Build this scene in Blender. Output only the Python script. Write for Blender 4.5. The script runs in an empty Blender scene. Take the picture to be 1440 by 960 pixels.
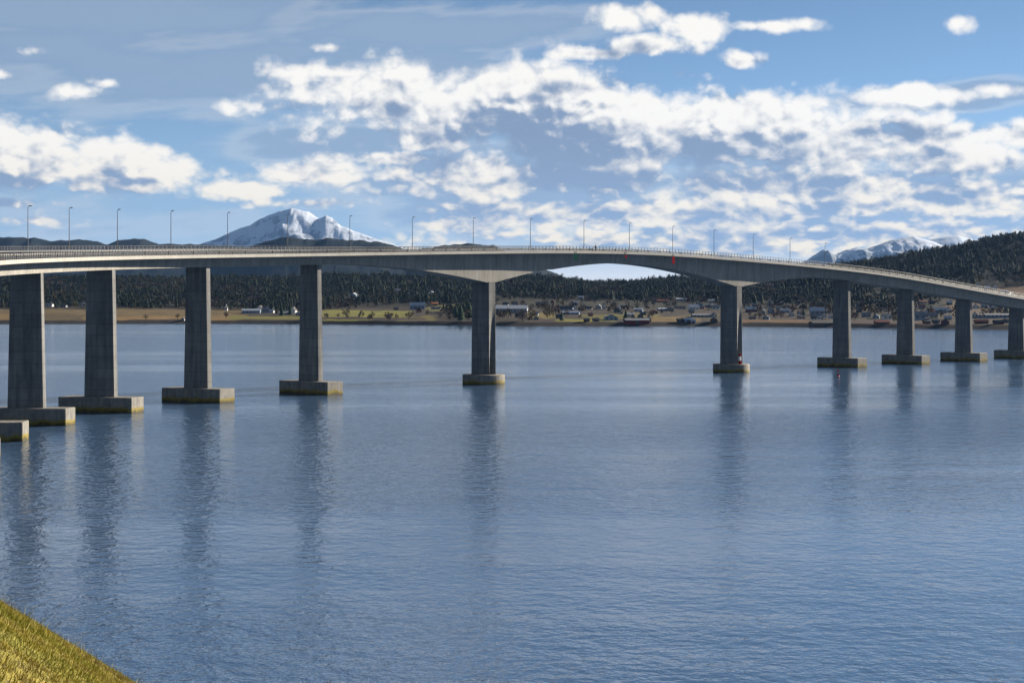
import bpy, math, random
import numpy as np
from mathutils import Vector

# ================================================================ camera, world, sun, exposure
SC = bpy.context.scene
COL = SC.collection
R = math.radians
SUN_EL, SUN_AZ = 21.0, 59.0            # height, bearing to the right of the view direction
F, HORIZON, EYE = 2400.0, 417.0, 20.0  # focal length and horizon in pixels of the 1440 wide photograph, eye height in metres

cam = bpy.data.cameras.new('camera'); cam_o = bpy.data.objects.new('camera', cam); COL.objects.link(cam_o)
cam.lens = 60.0; cam.sensor_width = 36.0; cam.shift_y = -63 / 1440
cam.clip_start = 0.2; cam.clip_end = 60000.0
cam_o.location = (0, 0, EYE); cam_o.rotation_euler = (R(90), 0, 0)
SC.camera = cam_o

# ---------------------------------------------------------------- world / sky
class NB:
    """small helper to write node trees as expressions"""
    def __init__(s, nt): s.nt = nt
    def node(s, t, **kw):
        n = s.nt.nodes.new(t)
        for k, v in kw.items(): setattr(n, k, v)
        return n
    def put(s, sock, v):
        if isinstance(v, bpy.types.NodeSocket): s.nt.links.new(v, sock)
        elif v is not None: sock.default_value = v
    def m(s, op, a, b=None, c=None, clamp=False):
        n = s.node('ShaderNodeMath', operation=op, use_clamp=clamp)
        for i, v in enumerate((a, b, c)):
            if v is not None: s.put(n.inputs[i], v)
        return n.outputs[0]
    def add(s, a, b): return s.m('ADD', a, b)
    def sub(s, a, b): return s.m('SUBTRACT', a, b)
    def mul(s, a, b): return s.m('MULTIPLY', a, b)
    def mx(s, a, b): return s.m('MAXIMUM', a, b)
    def ss(s, v, lo, hi, a=0.0, b=1.0):
        n = s.node('ShaderNodeMapRange', interpolation_type='SMOOTHSTEP')
        s.put(n.inputs[0], v)
        for i, q in enumerate((lo, hi, a, b)): s.put(n.inputs[1 + i], q)
        return n.outputs[0]
    def lin(s, v, lo, hi, a=0.0, b=1.0):
        n = s.node('ShaderNodeMapRange'); s.put(n.inputs[0], v)
        for i, q in enumerate((lo, hi, a, b)): s.put(n.inputs[1 + i], q)
        return n.outputs[0]
    def xyz(s, x, y, z=0.0):
        n = s.node('ShaderNodeCombineXYZ')
        for i, q in enumerate((x, y, z)): s.put(n.inputs[i], q)
        return n.outputs[0]
    def noise(s, vec, scale, detail=4.0, rough=0.5, dist=0.0, lac=2.0, flat=False):
        n = s.node('ShaderNodeTexNoise', noise_dimensions='2D' if flat else '3D'); s.put(n.inputs['Vector'], vec)
        for k, q in (('Scale', scale), ('Detail', detail), ('Roughness', rough), ('Distortion', dist), ('Lacunarity', lac)):
            s.put(n.inputs[k], q)
        return n.outputs[0]
    def voro(s, vec, scale, detail=0.0, rough=0.5, smooth=0.6):
        n = s.node('ShaderNodeTexVoronoi', feature='SMOOTH_F1'); s.put(n.inputs['Vector'], vec)
        for k, q in (('Scale', scale), ('Detail', detail), ('Roughness', rough), ('Smoothness', smooth)):
            s.put(n.inputs[k], q)
        return n.outputs['Distance']
    def mix(s, f, a, b):
        n = s.node('ShaderNodeMix', data_type='RGBA')
        s.put(n.inputs[0], f)
        for k, q in ((6, a), (7, b)):
            s.put(n.inputs[k], q if isinstance(q, bpy.types.NodeSocket) else (*q, 1.0))
        return n.outputs[2]

# cloud banks: bearing and height above the horizon, both as hundredths of 1/24 rad, then half width, height up, height down
CUMULUS = [ (880,205,230,45,42,1.5),(1290,134,180,15,16,.62),(1410,126,90,15,15,.6),(590,122,250,50,90,1.15),(700,130,210,58,95,1.35),(640,180,190,50,40,1.15),(830,160,280,80,80,1.55),(1000,175,240,68,80,1.5),(1100,185,140,70,60,1.2),(1190,205,220,55,60,1.2),
 (1340,215,150,48,50,1.15),(1440,190,90,30,35,1.0),(470,104,130,16,14,.7),(400,152,110,16,14,.55),(20,222,190,56,60,1.25),(190,246,160,42,44,1.15),(330,266,110,22,20,1.0),
 (430,246,120,32,28,1.0),(550,224,90,14,12,.8),(10,286,100,12,10,.75),(20,312,80,11,9,.7),(440,286,110,10,9,.7),
 (840,78,90,15,11,.85),(920,68,100,24,18,1.05),(985,50,60,30,18,1.0),(880,26,50,20,24,.95),(1080,38,80,14,10,.85),(1045,86,40,22,18,.75),
 (955,108,56,20,14,.85),(1345,34,24,13,11,.6),(40,76,26,16,12,.65),(110,131,38,14,13,.65),(150,117,26,9,8,.5),(465,68,28,11,9,.55),(10,106,30,8,8,.45),
 (780,250,320,42,44,1.0),(1120,260,360,40,40,1.0),(900,305,400,42,38,1.0),(1310,280,260,44,42,1.0),(1000,335,500,32,32,.95),(640,315,140,26,24,.7),(1250,330,280,38,32,.9)]
VEIL = [ (180,5,470,60,85,1.3),(640,45,280,42,34,1.35),(330,100,560,90,100,.95),(1280,138,170,20,26,1.3),(1400,128,110,20,20,1.1),(480,200,240,40,40,.95),(300,165,150,24,20,.7),(640,98,270,22,16,.9),
 (60,60,300,70,70,.9),(750,260,460,90,100,1.3),(1180,300,500,90,100,1.3),(200,310,330,40,40,.6)]

def build_sky(nt, sky_strength, elev, rot):
    b = NB(nt)
    tc = b.node('ShaderNodeTexCoord').outputs['Generated']
    sp = b.node('ShaderNodeSeparateXYZ'); b.put(sp.inputs[0], tc)
    U0 = b.mul(b.m('ARCTAN2', sp.outputs[0], sp.outputs[1]), 24.0)
    V0 = b.mul(b.m('ARCSINE', sp.outputs[2]), 24.0)
    def banks(lst, P):
        out = None
        for (x, y, a, up, dn, k) in lst:
            az = math.atan((x - 720) / 2400.0); el = math.atan((417 - y) / 2400.0 * math.cos(az))
            kv = k * 200 / (up + dn); ku = k * 100 / a; vc = el * 24 + (up - dn) / 200
            n = b.node('ShaderNodeVectorMath', operation='MULTIPLY_ADD'); b.put(n.inputs[0], P)
            n.inputs[1].default_value = (ku, kv, 0); n.inputs[2].default_value = (-az * 24 * ku, -vc * kv, 0)
            l = b.node('ShaderNodeVectorMath', operation='LENGTH'); b.put(l.inputs[0], n.outputs[0])
            o = b.sub(k, l.outputs['Value'])
            out = o if out is None else b.mx(out, o)
        return out
    # beyond the view the same kind of broken cloud goes on
    away = b.mx(b.ss(b.m('ABSOLUTE', U0), 7.6, 10.0), b.ss(V0, 4.6, 6.5))
    gen = b.noise(b.xyz(b.mul(U0, .16), b.mul(V0, .3)), 1.0, 2.0, flat=True)
    gen = b.lin(gen, .44, .74, -.8, .8)
    def coords(U, V):
        return b.mul(b.m('LOGARITHM', b.mx(b.add(V, 1.6), .2), math.e), 5.6)
    def cover(U, V):
        cov = b.mx(banks(CUMULUS, b.xyz(U, V)), -.9)
        return b.mul(b.add(b.mul(cov, b.sub(1.0, away)), b.mul(gen, away)), 1.0)
    low = b.ss(V0, 0.6, 2.4)                      # small clouds low down, large ones higher
    w1 = b.lin(low, 0, 1, 1.9, 2.15); w2 = b.lin(low, 0, 1, 1.9, 1.5)
    def rough(U, V, det):
        lg = coords(U, V)
        n1 = b.sub(b.noise(b.xyz(U, lg), 0.78, det, .53, flat=True), .5)
        n2 = b.m('ABSOLUTE', b.sub(b.noise(b.xyz(b.add(U, 31.7), b.add(lg, b.mul(n1, .35))), 2.0, det - 1.5, .47, flat=True), .5))
        return b.add(b.mul(n1, w1), b.mul(b.sub(n2, .12), w2))
    UL, VL = b.add(U0, .16), b.add(V0, .48)
    US, VS = b.add(U0, .055), b.add(V0, .085)
    c0 = cover(U0, V0); r0 = rough(U0, V0, 8.5)
    d = b.add(c0, r0)
    dl = b.add(cover(UL, VL), rough(UL, VL, 3.0))
    rs = rough(US, VS, 5.5)
    alpha = b.ss(d, -.02, .56)
    light = b.add(b.mul(b.sub(d, dl), .62), b.mul(b.sub(r0, rs), 1.05))
    light = b.sub(b.add(.74, light), b.mul(b.ss(d, .28, 1.25), .74))
    warm = b.ss(V0, .3, 2.6)
    white = b.mix(warm, (.76, .665, .50), (.76, .735, .69))
    grey = b.mix(warm, (.21, .29, .41), (.178, .242, .352))
    ccol = b.mix(b.ss(light, .12, .95), grey, white)
    # thin high sheets and the grey cloud deck behind the cumulus
    pv = b.xyz(b.mul(U0, .24), b.add(V0, b.mul(U0, -.09)))
    vn = b.sub(b.noise(pv, 1.5, 6.0, .58, flat=True), .5)
    cv = b.mx(banks(VEIL, b.xyz(U0, V0)), -.7)
    cv = b.add(b.mul(cv, b.sub(1.0, away)), b.mul(b.mul(gen, .6), away))
    dv = b.add(b.mul(cv, .8), b.mul(vn, 1.5))
    va = b.mul(b.ss(dv, -.12, .75), .85)
    edge = b.sub(1.0, b.m('ABSOLUTE', b.lin(dv, -.05, .55, -1.0, 1.0)))
    vcol = b.mix(b.ss(edge, .1, 1.0), (.225, .305, .42), (.46, .49, .52))
    sky = b.node('ShaderNodeTexSky', sky_type='NISHITA', sun_disc=False, sun_elevation=elev, sun_rotation=rot,
                 air_density=.40, dust_density=0.0, ozone_density=1.3, altitude=1300.0)
    bg = nt.nodes['Background']
    scl = b.node('ShaderNodeVectorMath', operation='SCALE'); b.put(scl.inputs[0], sky.outputs[0]); scl.inputs['Scale'].default_value = sky_strength
    tint = b.node('ShaderNodeVectorMath', operation='MULTIPLY'); b.put(tint.inputs[0], scl.outputs[0]); tint.inputs[1].default_value = (1.02, 1.05, .93)
    c0 = b.mix(b.ss(V0, 3.2, .9, 0.0, .8), tint.outputs[0], (.225, .335, .46)); c0 = b.mix(b.ss(V0, .95, .2), c0, (.55, .57, .60))          # far cloud and murk along the horizon
    c1 = b.mix(va, c0, vcol)
    c2 = b.mix(alpha, c1, ccol)
    nt.links.new(c2, bg.inputs[0]); bg.inputs[1].default_value = 0.5

world = bpy.data.worlds.new('World'); SC.world = world; world.use_nodes = True
world.cycles.sampling_method = 'MANUAL'; world.cycles.sample_map_resolution = 512
build_sky(world.node_tree, 0.10, R(SUN_EL), R(SUN_AZ))

sun = bpy.data.lights.new('sun', 'SUN'); sun_o = bpy.data.objects.new('sun', sun); COL.objects.link(sun_o)
sun.energy = 5.0; sun.angle = R(0.53); sun.color = (1.0, .90, .75)
sd = Vector((math.sin(R(SUN_AZ)) * math.cos(R(SUN_EL)), math.cos(R(SUN_AZ)) * math.cos(R(SUN_EL)), math.sin(R(SUN_EL))))
sun_o.rotation_euler = sd.to_track_quat('Z', 'Y').to_euler(); sun_o.location = (300, 100, 300)

vs = SC.view_settings
vs.view_transform = 'Standard'; vs.look = 'None'; vs.exposure = 1.4; vs.gamma = 1.0; vs.use_curve_mapping = False
SC.cycles.use_denoising = True
SC.cycles.max_bounces = 6; SC.cycles.diffuse_bounces = 2; SC.cycles.glossy_bounces = 3
SC.cycles.volume_bounces = 0; SC.cycles.transparent_max_bounces = 6
SC.cycles.caustics_reflective = False; SC.cycles.caustics_refractive = False
SC.cycles.sample_clamp_indirect = 4.0

# ================================================================ helpers
def material(name, rough=.8, spec=.3):
    m = bpy.data.materials.new(name); m.use_nodes = True
    b = NB(m.node_tree); p = m.node_tree.nodes['Principled BSDF']
    p.inputs['Roughness'].default_value = rough; p.inputs['Specular IOR Level'].default_value = spec
    return m, b, p
def plain(name, col, rough=.7, var=.15, scale=.8, spec=.3, metal=0.0):
    """a colour with uneven tone"""
    m, b, p = material(name, rough, spec)
    pos = b.node('ShaderNodeNewGeometry').outputs['Position']
    n = b.noise(pos, scale, 4.0, .6)
    b.put(p.inputs['Base Color'], b.mix(b.lin(n, .3, .7), tuple(c * (1 - var) for c in col), tuple(min(1, c * (1 + var)) for c in col)))
    p.inputs['Metallic'].default_value = metal
    return m
def mesh_from(name, V, Fc):
    me = bpy.data.meshes.new(name); me.from_pydata([tuple(v) for v in V], [], [tuple(f) for f in Fc]); me.update(); return me
def fast_mesh(name, V, T):
    """triangles from arrays"""
    V = np.asarray(V, np.float32); T = np.asarray(T, np.int32)
    me = bpy.data.meshes.new(name); k = T.shape[1]
    me.vertices.add(len(V)); me.vertices.foreach_set('co', V.ravel())
    me.loops.add(T.size); me.loops.foreach_set('vertex_index', T.ravel())
    me.polygons.add(len(T)); me.polygons.foreach_set('loop_start', np.arange(0, T.size, k, dtype=np.int32))
    me.update(calc_edges=True); me.validate(); return me
def link(name, me, mat=None, parent=None, smooth=False, loc=None):
    o = bpy.data.objects.new(name, me); COL.objects.link(o)
    if mat is not None and not me.materials: me.materials.append(mat)
    if parent is not None: o.parent = parent
    if loc is not None: o.location = loc
    if smooth:
        me.polygons.foreach_set('use_smooth', [True] * len(me.polygons))
    return o
def empty(name, loc, rz=0.0):
    o = bpy.data.objects.new(name, None); COL.objects.link(o); o.location = loc; o.rotation_euler = (0, 0, rz); o.empty_display_size = .5
    return o
def tag(o, label, cat, group=None):
    o['label'] = label; o['category'] = cat
    if group: o['group'] = group
    return o
class MB:
    """collects simple solids as one mesh"""
    def __init__(s): s.v = []; s.f = []
    def add(s, V, Fc):
        k = len(s.v); s.v += [tuple(v) for v in V]; s.f += [tuple(i + k for i in f) for f in Fc]; return s
    def box(s, x0, x1, y0, y1, z0, z1):
        V = [(x, y, z) for z in (z0, z1) for y in (y0, y1) for x in (x0, x1)]
        return s.add(V, [(0, 2, 3, 1), (4, 5, 7, 6), (0, 1, 5, 4), (2, 6, 7, 3), (0, 4, 6, 2), (1, 3, 7, 5)])
    def tube(s, pts, r, n=6):
        """tapered tube along points; r one radius or one per point"""
        pts = [Vector(p) for p in pts]; rr = r if isinstance(r, (list, tuple)) else [r] * len(pts)
        V = []; Fc = []
        for i, p in enumerate(pts):
            d = (pts[min(i + 1, len(pts) - 1)] - pts[max(i - 1, 0)]).normalized()
            a = d.cross(Vector((0, 0, 1)) if abs(d.z) < .9 else Vector((1, 0, 0))).normalized(); c = d.cross(a)
            for k in range(n):
                t = 2 * math.pi * k / n; V.append(p + (a * math.cos(t) + c * math.sin(t)) * rr[i])
        for i in range(len(pts) - 1):
            for k in range(n):
                q = (k + 1) % n; Fc.append((i * n + k, i * n + q, (i + 1) * n + q, (i + 1) * n + k))
        Fc.append(tuple(range(n - 1, -1, -1))); Fc.append(tuple((len(pts) - 1) * n + k for k in range(n)))
        return s.add(V, Fc)
    def loft(s, rings, close=True, caps=True):
        n = len(rings[0]); V = [v for r in rings for v in r]; Fc = []
        for i in range(len(rings) - 1):
            for k in range(n if close else n - 1):
                q = (k + 1) % n; Fc.append((i * n + k, i * n + q, (i + 1) * n + q, (i + 1) * n + k))
        if caps: Fc.append(tuple(range(n - 1, -1, -1))); Fc.append(tuple((len(rings) - 1) * n + k for k in range(n)))
        return s.add(V, Fc)
    def mesh(s, name): return mesh_from(name, s.v, s.f)
def ortho(v): return (v[1], -v[0])
def spline(t, y):
    t = np.asarray(t, float); y = np.asarray(y, float); n = len(t); A = np.zeros((n, n)); q = np.zeros(n); hh = np.diff(t)
    A[0, 0] = A[-1, -1] = 1
    for i in range(1, n - 1):
        A[i, i - 1] = hh[i - 1]; A[i, i] = 2 * (hh[i - 1] + hh[i]); A[i, i + 1] = hh[i]
        q[i] = 6 * ((y[i + 1] - y[i]) / hh[i] - (y[i] - y[i - 1]) / hh[i - 1])
    M = np.linalg.solve(A, q)
    def e(s):
        s = np.asarray(s, float); i = np.clip(np.searchsorted(t, s) - 1, 0, n - 2); H = hh[i]; a = t[i + 1] - s; c = s - t[i]
        return M[i] * a**3 / (6 * H) + M[i + 1] * c**3 / (6 * H) + (y[i] / H - M[i] * H / 6) * a + (y[i + 1] / H - M[i + 1] * H / 6) * c
    return e
ORD = ['first', 'second', 'third', 'fourth', 'fifth', 'sixth', 'seventh', 'eighth', 'ninth', 'tenth', 'eleventh', 'twelfth', 'thirteenth',
       'fourteenth', 'fifteenth', 'sixteenth', 'seventeenth', 'eighteenth', 'nineteenth', 'twentieth'] + [t + '-' + w for t in ('twenty', 'thirty', 'forty') for w in ('first', 'second', 'third', 'fourth', 'fifth', 'sixth', 'seventh', 'eighth', 'ninth', 'tenth')]
random.seed(7); RNG = np.random.default_rng(7)
def vnoise(x, y, seed=0):
    """smooth value noise on arrays, 0..1"""
    x = np.asarray(x, float); y = np.asarray(y, float); xi = np.floor(x); yi = np.floor(y); fx = x - xi; fy = y - yi
    fx = fx * fx * (3 - 2 * fx); fy = fy * fy * (3 - 2 * fy)
    def h(a, c):
        v = np.sin(a * 127.1 + c * 311.7 + seed * 74.7) * 43758.5453; return v - np.floor(v)
    return (h(xi, yi) * (1 - fx) + h(xi + 1, yi) * fx) * (1 - fy) + (h(xi, yi + 1) * (1 - fx) + h(xi + 1, yi + 1) * fx) * fy
def fbm(x, y, seed=0, o=5, g=.5):
    s = 0; a = 1; t = 0
    for i in range(o): s = s + a * vnoise(x * 2**i, y * 2**i, seed + i); t += a; a *= g
    return s / t
def grid_mesh(name, X, Y, Z):
    n, m = X.shape
    V = np.stack([X, Y, Z], -1).reshape(-1, 3); i = np.arange(n - 1)[:, None] * m + np.arange(m - 1)[None, :]
    Q = np.stack([i, i + 1, i + m + 1, i + m], -1).reshape(-1, 4)
    return fast_mesh(name, V, Q)
def set_color(me, name, C):
    a = me.color_attributes.new(name, 'FLOAT_COLOR', 'POINT'); c = np.ones((len(me.vertices), 4), np.float32); c[:, :3] = C
    a.data.foreach_set('color', c.ravel())
# ================================================================ water
wm, b, p = material('fjord_water', .11, .5)
pos = b.node('ShaderNodeNewGeometry').outputs['Position']
sp = b.node('ShaderNodeSeparateXYZ'); b.put(sp.inputs[0], pos)
wx, wy = sp.outputs[0], sp.outputs[1]
# wind lanes: where the breeze touches, ripples are stronger
lane = b.noise(b.xyz(b.mul(wx, .0022), b.mul(wy, .0125)), 1.0, 3.0, .55, flat=True)
lane = b.ss(lane, .36, .64, .30, 1.15)
wob = b.mul(b.sub(b.noise(b.xyz(b.mul(wx, .006), b.mul(wy, .006)), 1.0, 3.0, .55, flat=True), .5), 90.0)
band = b.add(wy, b.add(wob, b.mul(wx, .22)))       # two broad cat's-paw lanes lying across the fjord
band = b.mx(b.mul(b.ss(band, 175, 240), b.ss(band, 350, 245)), b.mul(b.mul(b.ss(band, 600, 660), b.ss(band, 900, 780)), .8))
lane = b.mx(lane, b.mul(band, 1.45))
r1 = b.noise(b.xyz(b.mul(wx, 1.05), wy), .70, 3.0, .55, flat=True)
r2 = b.noise(b.xyz(b.add(b.mul(wx, .9), b.mul(wy, .35)), wy), .16, 2.0, .5, flat=True)
r3 = b.noise(b.xyz(wx, b.mul(wy, 1.1)), 2.3, 2.0, .5, flat=True)
hgt = b.add(b.add(b.mul(r1, .16), b.mul(r2, .20)), b.mul(r3, .022))
hgt = b.mul(hgt, lane)
bp = b.node('ShaderNodeBump'); bp.inputs['Strength'].default_value = 1.0; bp.inputs['Distance'].default_value = 1.0
b.put(bp.inputs['Height'], hgt); b.put(p.inputs['Normal'], bp.outputs[0])
p.inputs['Base Color'].default_value = (.044, .086, .165, 1); p.inputs['IOR'].default_value = 1.6
me = mesh_from('water', [(-15500, -600, 0), (15500, -600, 0), (15500, 15500, 0), (-15500, 15500, 0)], [(0, 1, 2, 3)])
water = link('water', me, wm); water['kind'] = 'structure'

# ================================================================ far shore
SHORE = spline([-3000, -900, -300, 0, 450, 700, 1060, 1290, 1440, 1900, 3200, 4800], [1500, 1320, 1265, 1250, 1240, 1165, 1142, 1072, 1036, 930, 800, 700])
RIDGE = spline([-3000, -900, -200, 0, 300, 500, 640, 780, 840, 900, 940, 1000, 1100, 1200, 1265, 1330, 1440, 1600, 2200, 4800],
               [30, 34, 37, 38, 38, 40, 38, 37, 33, 33, 36, 40, 45, 54, 62, 70, 86, 100, 110, 60])
def ground(u, r):
    """height of the far land; u = bearing as a pixel column of the photograph, r = metres behind the shoreline"""
    u = np.asarray(u, float); r = np.asarray(r, float)
    bank = np.clip((r + 12) / 18, 0, 1) * 5.2 - 2.6
    flat = np.clip(r, 0, 320) * .030
    t = np.clip((r - 230) / 640, 0, 1); t = t * t * (3 - 2 * t)
    hill = t * (RIDGE(u) - 12)
    back = np.clip((r - 900) / 900, 0, 1) * .55
    x = u * .6; rough = (fbm(x / 40, r / 45, 3, 4) - .5) * np.clip((r - 5) / 60, 0, 1) * (2.2 + 5 * t)
    return bank + flat + hill * (1 - back) + rough
def place(u, r):
    D = SHORE(u) + r
    return (u - 720) / F * D, D
def row_at(u, ypx):
    """how far behind the shore the ground is seen at this pixel row"""
    rr = np.arange(2, 900, 3.0); uu = np.full_like(rr, u); z = ground(uu, rr); D = SHORE(uu) + rr
    y = HORIZON - (z - EYE) * F / D
    k = np.where(y <= ypx)[0]
    return float(rr[k[0]]) if len(k) else 300.0
uu = np.concatenate([np.arange(-3000, -300, 60), np.arange(-300, 1800, 7), np.arange(1800, 4801, 60)])
rr = np.concatenate([[-40, -12, -8, -4, 0, 3, 6], np.arange(10, 120, 6), np.arange(120, 420, 9), np.arange(420, 1000, 18), np.arange(1000, 1900, 60), [2100, 2500, 3200]])
Ug, Rg = np.meshgrid(uu, rr)
Zg = ground(Ug, Rg); Zg[0] = -4
Xg, Yg = place(Ug, Rg)
me = grid_mesh('far_shore', Xg, Yg, Zg)
# land cover: fields, rough pasture, scrub, wood floor (each a patch of ground with its own colour)
PIX = HORIZON - (Zg - EYE) * F / Yg
# fields as patches in plan: column range, distance range behind the shore, colour
FIELDS = [(-300,64,12,150,(.27,.185,.085)),(-300,130,120,210,(.20,.15,.075)),(60,135,10,120,(.15,.115,.06)),(118,336,8,70,(.30,.20,.085)),(125,345,70,215,(.21,.155,.075)),(320,420,14,70,(.22,.21,.05)),
          (440,578,70,190,(.27,.265,.06)),(455,520,4,20,(.3,.31,.05)),(560,612,10,75,(.22,.19,.06)),(440,600,20,66,(.075,.055,.04)),(600,640,200,300,(.21,.2,.06)),
          (740,780,60,170,(.25,.2,.07)),(785,860,10,45,(.26,.25,.05)),(820,880,60,130,(.2,.19,.05)),(915,985,10,95,(.24,.17,.06)),(880,930,80,150,(.2,.17,.05)),(960,1010,70,130,(.16,.14,.05)),
          (1040,1140,8,50,(.20,.12,.06)),(1140,1330,4,24,(.12,.07,.06)),(1330,1500,180,330,(.17,.12,.08)),(1390,1700,330,430,(.20,.13,.085)),(700,712,150,300,(.25,.19,.06))]
C = np.zeros(Xg.shape + (3,), np.float32)
wig = (fbm(Ug / 25, Rg / 30, 9, 3) - .5)
C[:] = np.array((.042, .034, .026)); C[Rg > 250] = (.026, .026, .019)
for (u0, u1, r0, r1, col) in FIELDS:
    m = (Ug + wig * 14 > u0) & (Ug + wig * 14 < u1) & (Rg + wig * 30 > r0) & (Rg + wig * 30 < r1); C[m] = np.array(col) * .52
C[Rg < 5] = (.035, .033, .032)
C *= (.75 + .5 * fbm(Ug / 8, Rg / 10, 5, 3))[..., None]
set_color(me, 'cover', C.reshape(-1, 3))
lm, b, p = material('land', .95, .1)
at = b.node('ShaderNodeVertexColor', layer_name='cover').outputs[0]
n = b.noise(b.node('ShaderNodeNewGeometry').outputs['Position'], .12, 5.0, .65)
mul = b.node('ShaderNodeMix', data_type='RGBA', blend_type='MULTIPLY'); mul.inputs[0].default_value = 1.0
b.put(mul.inputs[6], at); b.put(mul.inputs[7], b.mix(b.lin(n, .3, .7), (.55, .55, .55), (1.3, 1.25, 1.2))); b.put(p.inputs['Base Color'], mul.outputs[2])
shore = link('far_shore', me, lm, smooth=True); shore['kind'] = 'structure'

# ---------------------------------------------------------------- haze-tinted hills and snow mountains further off
def range_mesh(name, prof, D, depth, jag, seed, nseg=260, rows=26, wav=1.0, fine=.05):
    """a hill range whose skyline follows prof (pixel column, pixel row), standing D metres away"""
    sk = np.array(prof, float); u = np.linspace(sk[0, 0], sk[-1, 0], nseg)
    top = EYE + (HORIZON - np.interp(u, sk[:, 0], sk[:, 1])) * D / F
    t = np.linspace(-1, 1, rows); U_, T_ = np.meshgrid(u, t)
    H = top[None, :] * np.clip(1 - np.abs(T_) ** 1.25, 0, 1)
    Y_ = D + T_ * depth; X_ = (U_ - 720) / F * D * (1 + T_ * depth / D * .25)
    rough = (fbm(X_ / (180 * wav), Y_ / (180 * wav), seed, 6, .55) - .5); ridge = 1 - np.abs(fbm(X_ / (420 * wav), Y_ / (420 * wav), seed + 20, 5) - .5) * 4
    amp = np.clip(np.abs(T_) * 3, 0, 1) * np.clip(1.05 - np.abs(T_), 0, 1)
    Z_ = H + jag * amp * (rough * 1.3 + ridge * .5 - .25) + (fbm(X_ / (28 * wav), Y_ / (28 * wav), seed + 40, 3) - .5) * jag * fine
    Z_[0] = -5; Z_[-1] = -5
    return grid_mesh(name, X_, Y_, Z_)
hm, b, p = material('far_forest_hazed', .95, .05)
pos = b.node('ShaderNodeNewGeometry').outputs['Position']
n = b.noise(pos, .02, 6.0, .7)
b.put(p.inputs['Base Color'], b.mix(b.lin(n, .35, .65), (.009, .015, .017), (.020, .024, .025)))  # dark forest tone shifted to blue, part of the distance haze painted in
o = link('hills', range_mesh('hills', [(-900,352),(-500,340),(-200,336),(-60,331),(0,333),(12,332),(25,331),(40,334),(50,331.5),(62,337),(75,338.5),(90,337),(110,335),(125,337.5),(140,341),(153,343.5),(165,337),(180,335.5),(202,335),(212,339),(222,342.5),(245,341.5),(275,343),(330,345),(360,350),(420,356),(560,368),(700,380)], 5200, 420, 40, 11, 620, 30, 1.0, .26), hm, smooth=True); o['kind'] = 'structure'
o = link('hills', range_mesh('hills', [(270,372),(320,356),(350,347),(370,340),(383,336.5),(405,331.5),(428,335.5),(445,337),(461,334.5),(483,335.5),(505,336),(528,338),(545,340.5),(561,346),(575,352),(600,348),(625,343.5),(650,343.5),(662,342),(680,343.5),(695,343),(705,349),(730,362),(800,392)], 4300, 330, 30, 23, 560, 30, .8, .30), hm, smooth=True); o['kind'] = 'structure'
sm, b, p = material('snow_and_rock', .8, .2)
geo = b.node('ShaderNodeNewGeometry'); pos = geo.outputs['Position']
nz = b.node('ShaderNodeSeparateXYZ'); b.put(nz.inputs[0], geo.outputs['Normal'])
pz = b.node('ShaderNodeSeparateXYZ'); b.put(pz.inputs[0], pos)
n = b.noise(pos, .006, 8.0, .62); n2 = b.noise(pos, .03, 5.0, .6)
bare = b.add(b.add(b.mul(b.sub(n, .5), 2.6), b.mul(b.sub(n2, .5), 1.2)), b.mul(b.sub(.80, nz.outputs[2]), 1.6))
bare = b.add(bare, b.lin(pz.outputs[2], 120, 520, .55, -.16))
b.put(p.inputs['Base Color'], b.mix(b.ss(bare, -.05, .35), (.42, .46, .53), (.10, .12, .155)))
o = link('mountain', range_mesh('mountain', [(225,372),(262,350),(285,342),(300,337),(322,327),(340,320.5),(352,318),(366,308),(380,302),(395,297),(410,293),(421,294.5),(432,298),(441,303),(450,307),(459,303),(467,305.5),(480,317),(500,325),(520,332),(537,338),(560,346),(600,366)], 12000, 800, 260, 31, 320, 60, 1.6), sm, smooth=False)
o['kind'] = 'structure'
o = link('mountain', range_mesh('mountain', [(1100,380),(1135,366),(1146,358),(1158,350),(1166,356.5),(1176,356),(1190,350),(1205,347),(1216,350),(1235,344),(1255,337),(1270,334),(1285,332.5),(1300,336),(1322,344),(1400,356)], 10000, 800, 150, 37, 260, 50, 1.8), sm)
o['kind'] = 'structure'
o = link('mountain', range_mesh('mountain', [(1260,350),(1300,336),(1328,332.5),(1345,330.5),(1372,336),(1400,333),(1425,329),(1450,331),(1500,326),(1600,340),(1700,360)], 12500, 900, 150, 43, 200, 40, 2.0), sm)
o['kind'] = 'structure'
# ================================================================ bridge
HW = 5.15      # half width of the deck
AXIS = [(-57,150),(-65,178),(-70.8,207),(-75.9,237),(-75.9,267),(-71.4,296.5),(-59.8,325),(-41.5,352),(-6.5,391),(58.1,452.3),(94,486.3),(117.3,508.5),(140.4,530.4),(163.3,552.2),(186.4,574.1),(209,596)]
_P = np.array(AXIS, float); _d = np.r_[0, np.cumsum(np.hypot(*np.diff(_P, axis=0).T))]; STA = _d - _d[8]
_ax, _ay = spline(STA, _P[:, 0]), spline(STA, _P[:, 1])
def axis(s): return float(_ax(s)), float(_ay(s))
def tangent(s):
    a = axis(s - .5); c = axis(s + .5); dx, dy = c[0] - a[0], c[1] - a[1]; l = math.hypot(dx, dy); return dx / l, dy / l
def heading(s): t = tangent(s); return math.atan2(t[1], t[0])
_top = spline([-275,-175,-111,-45,0,32,50,83,108,129,150,172,199,229,300], [21.6,25.05,27.15,29.1,30.35,30.93,30.93,30.05,29.05,28.05,26.8,25.05,22.5,19.75,13.2])
def smooth01(t): t = min(1, max(0, t)); return t * t * (3 - 2 * t)
def bank(s): return .062 * (1 - smooth01((s + 85) / 75))
def ztop(s, n): return float(_top(s)) + (HW - n) * bank(s)
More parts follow.
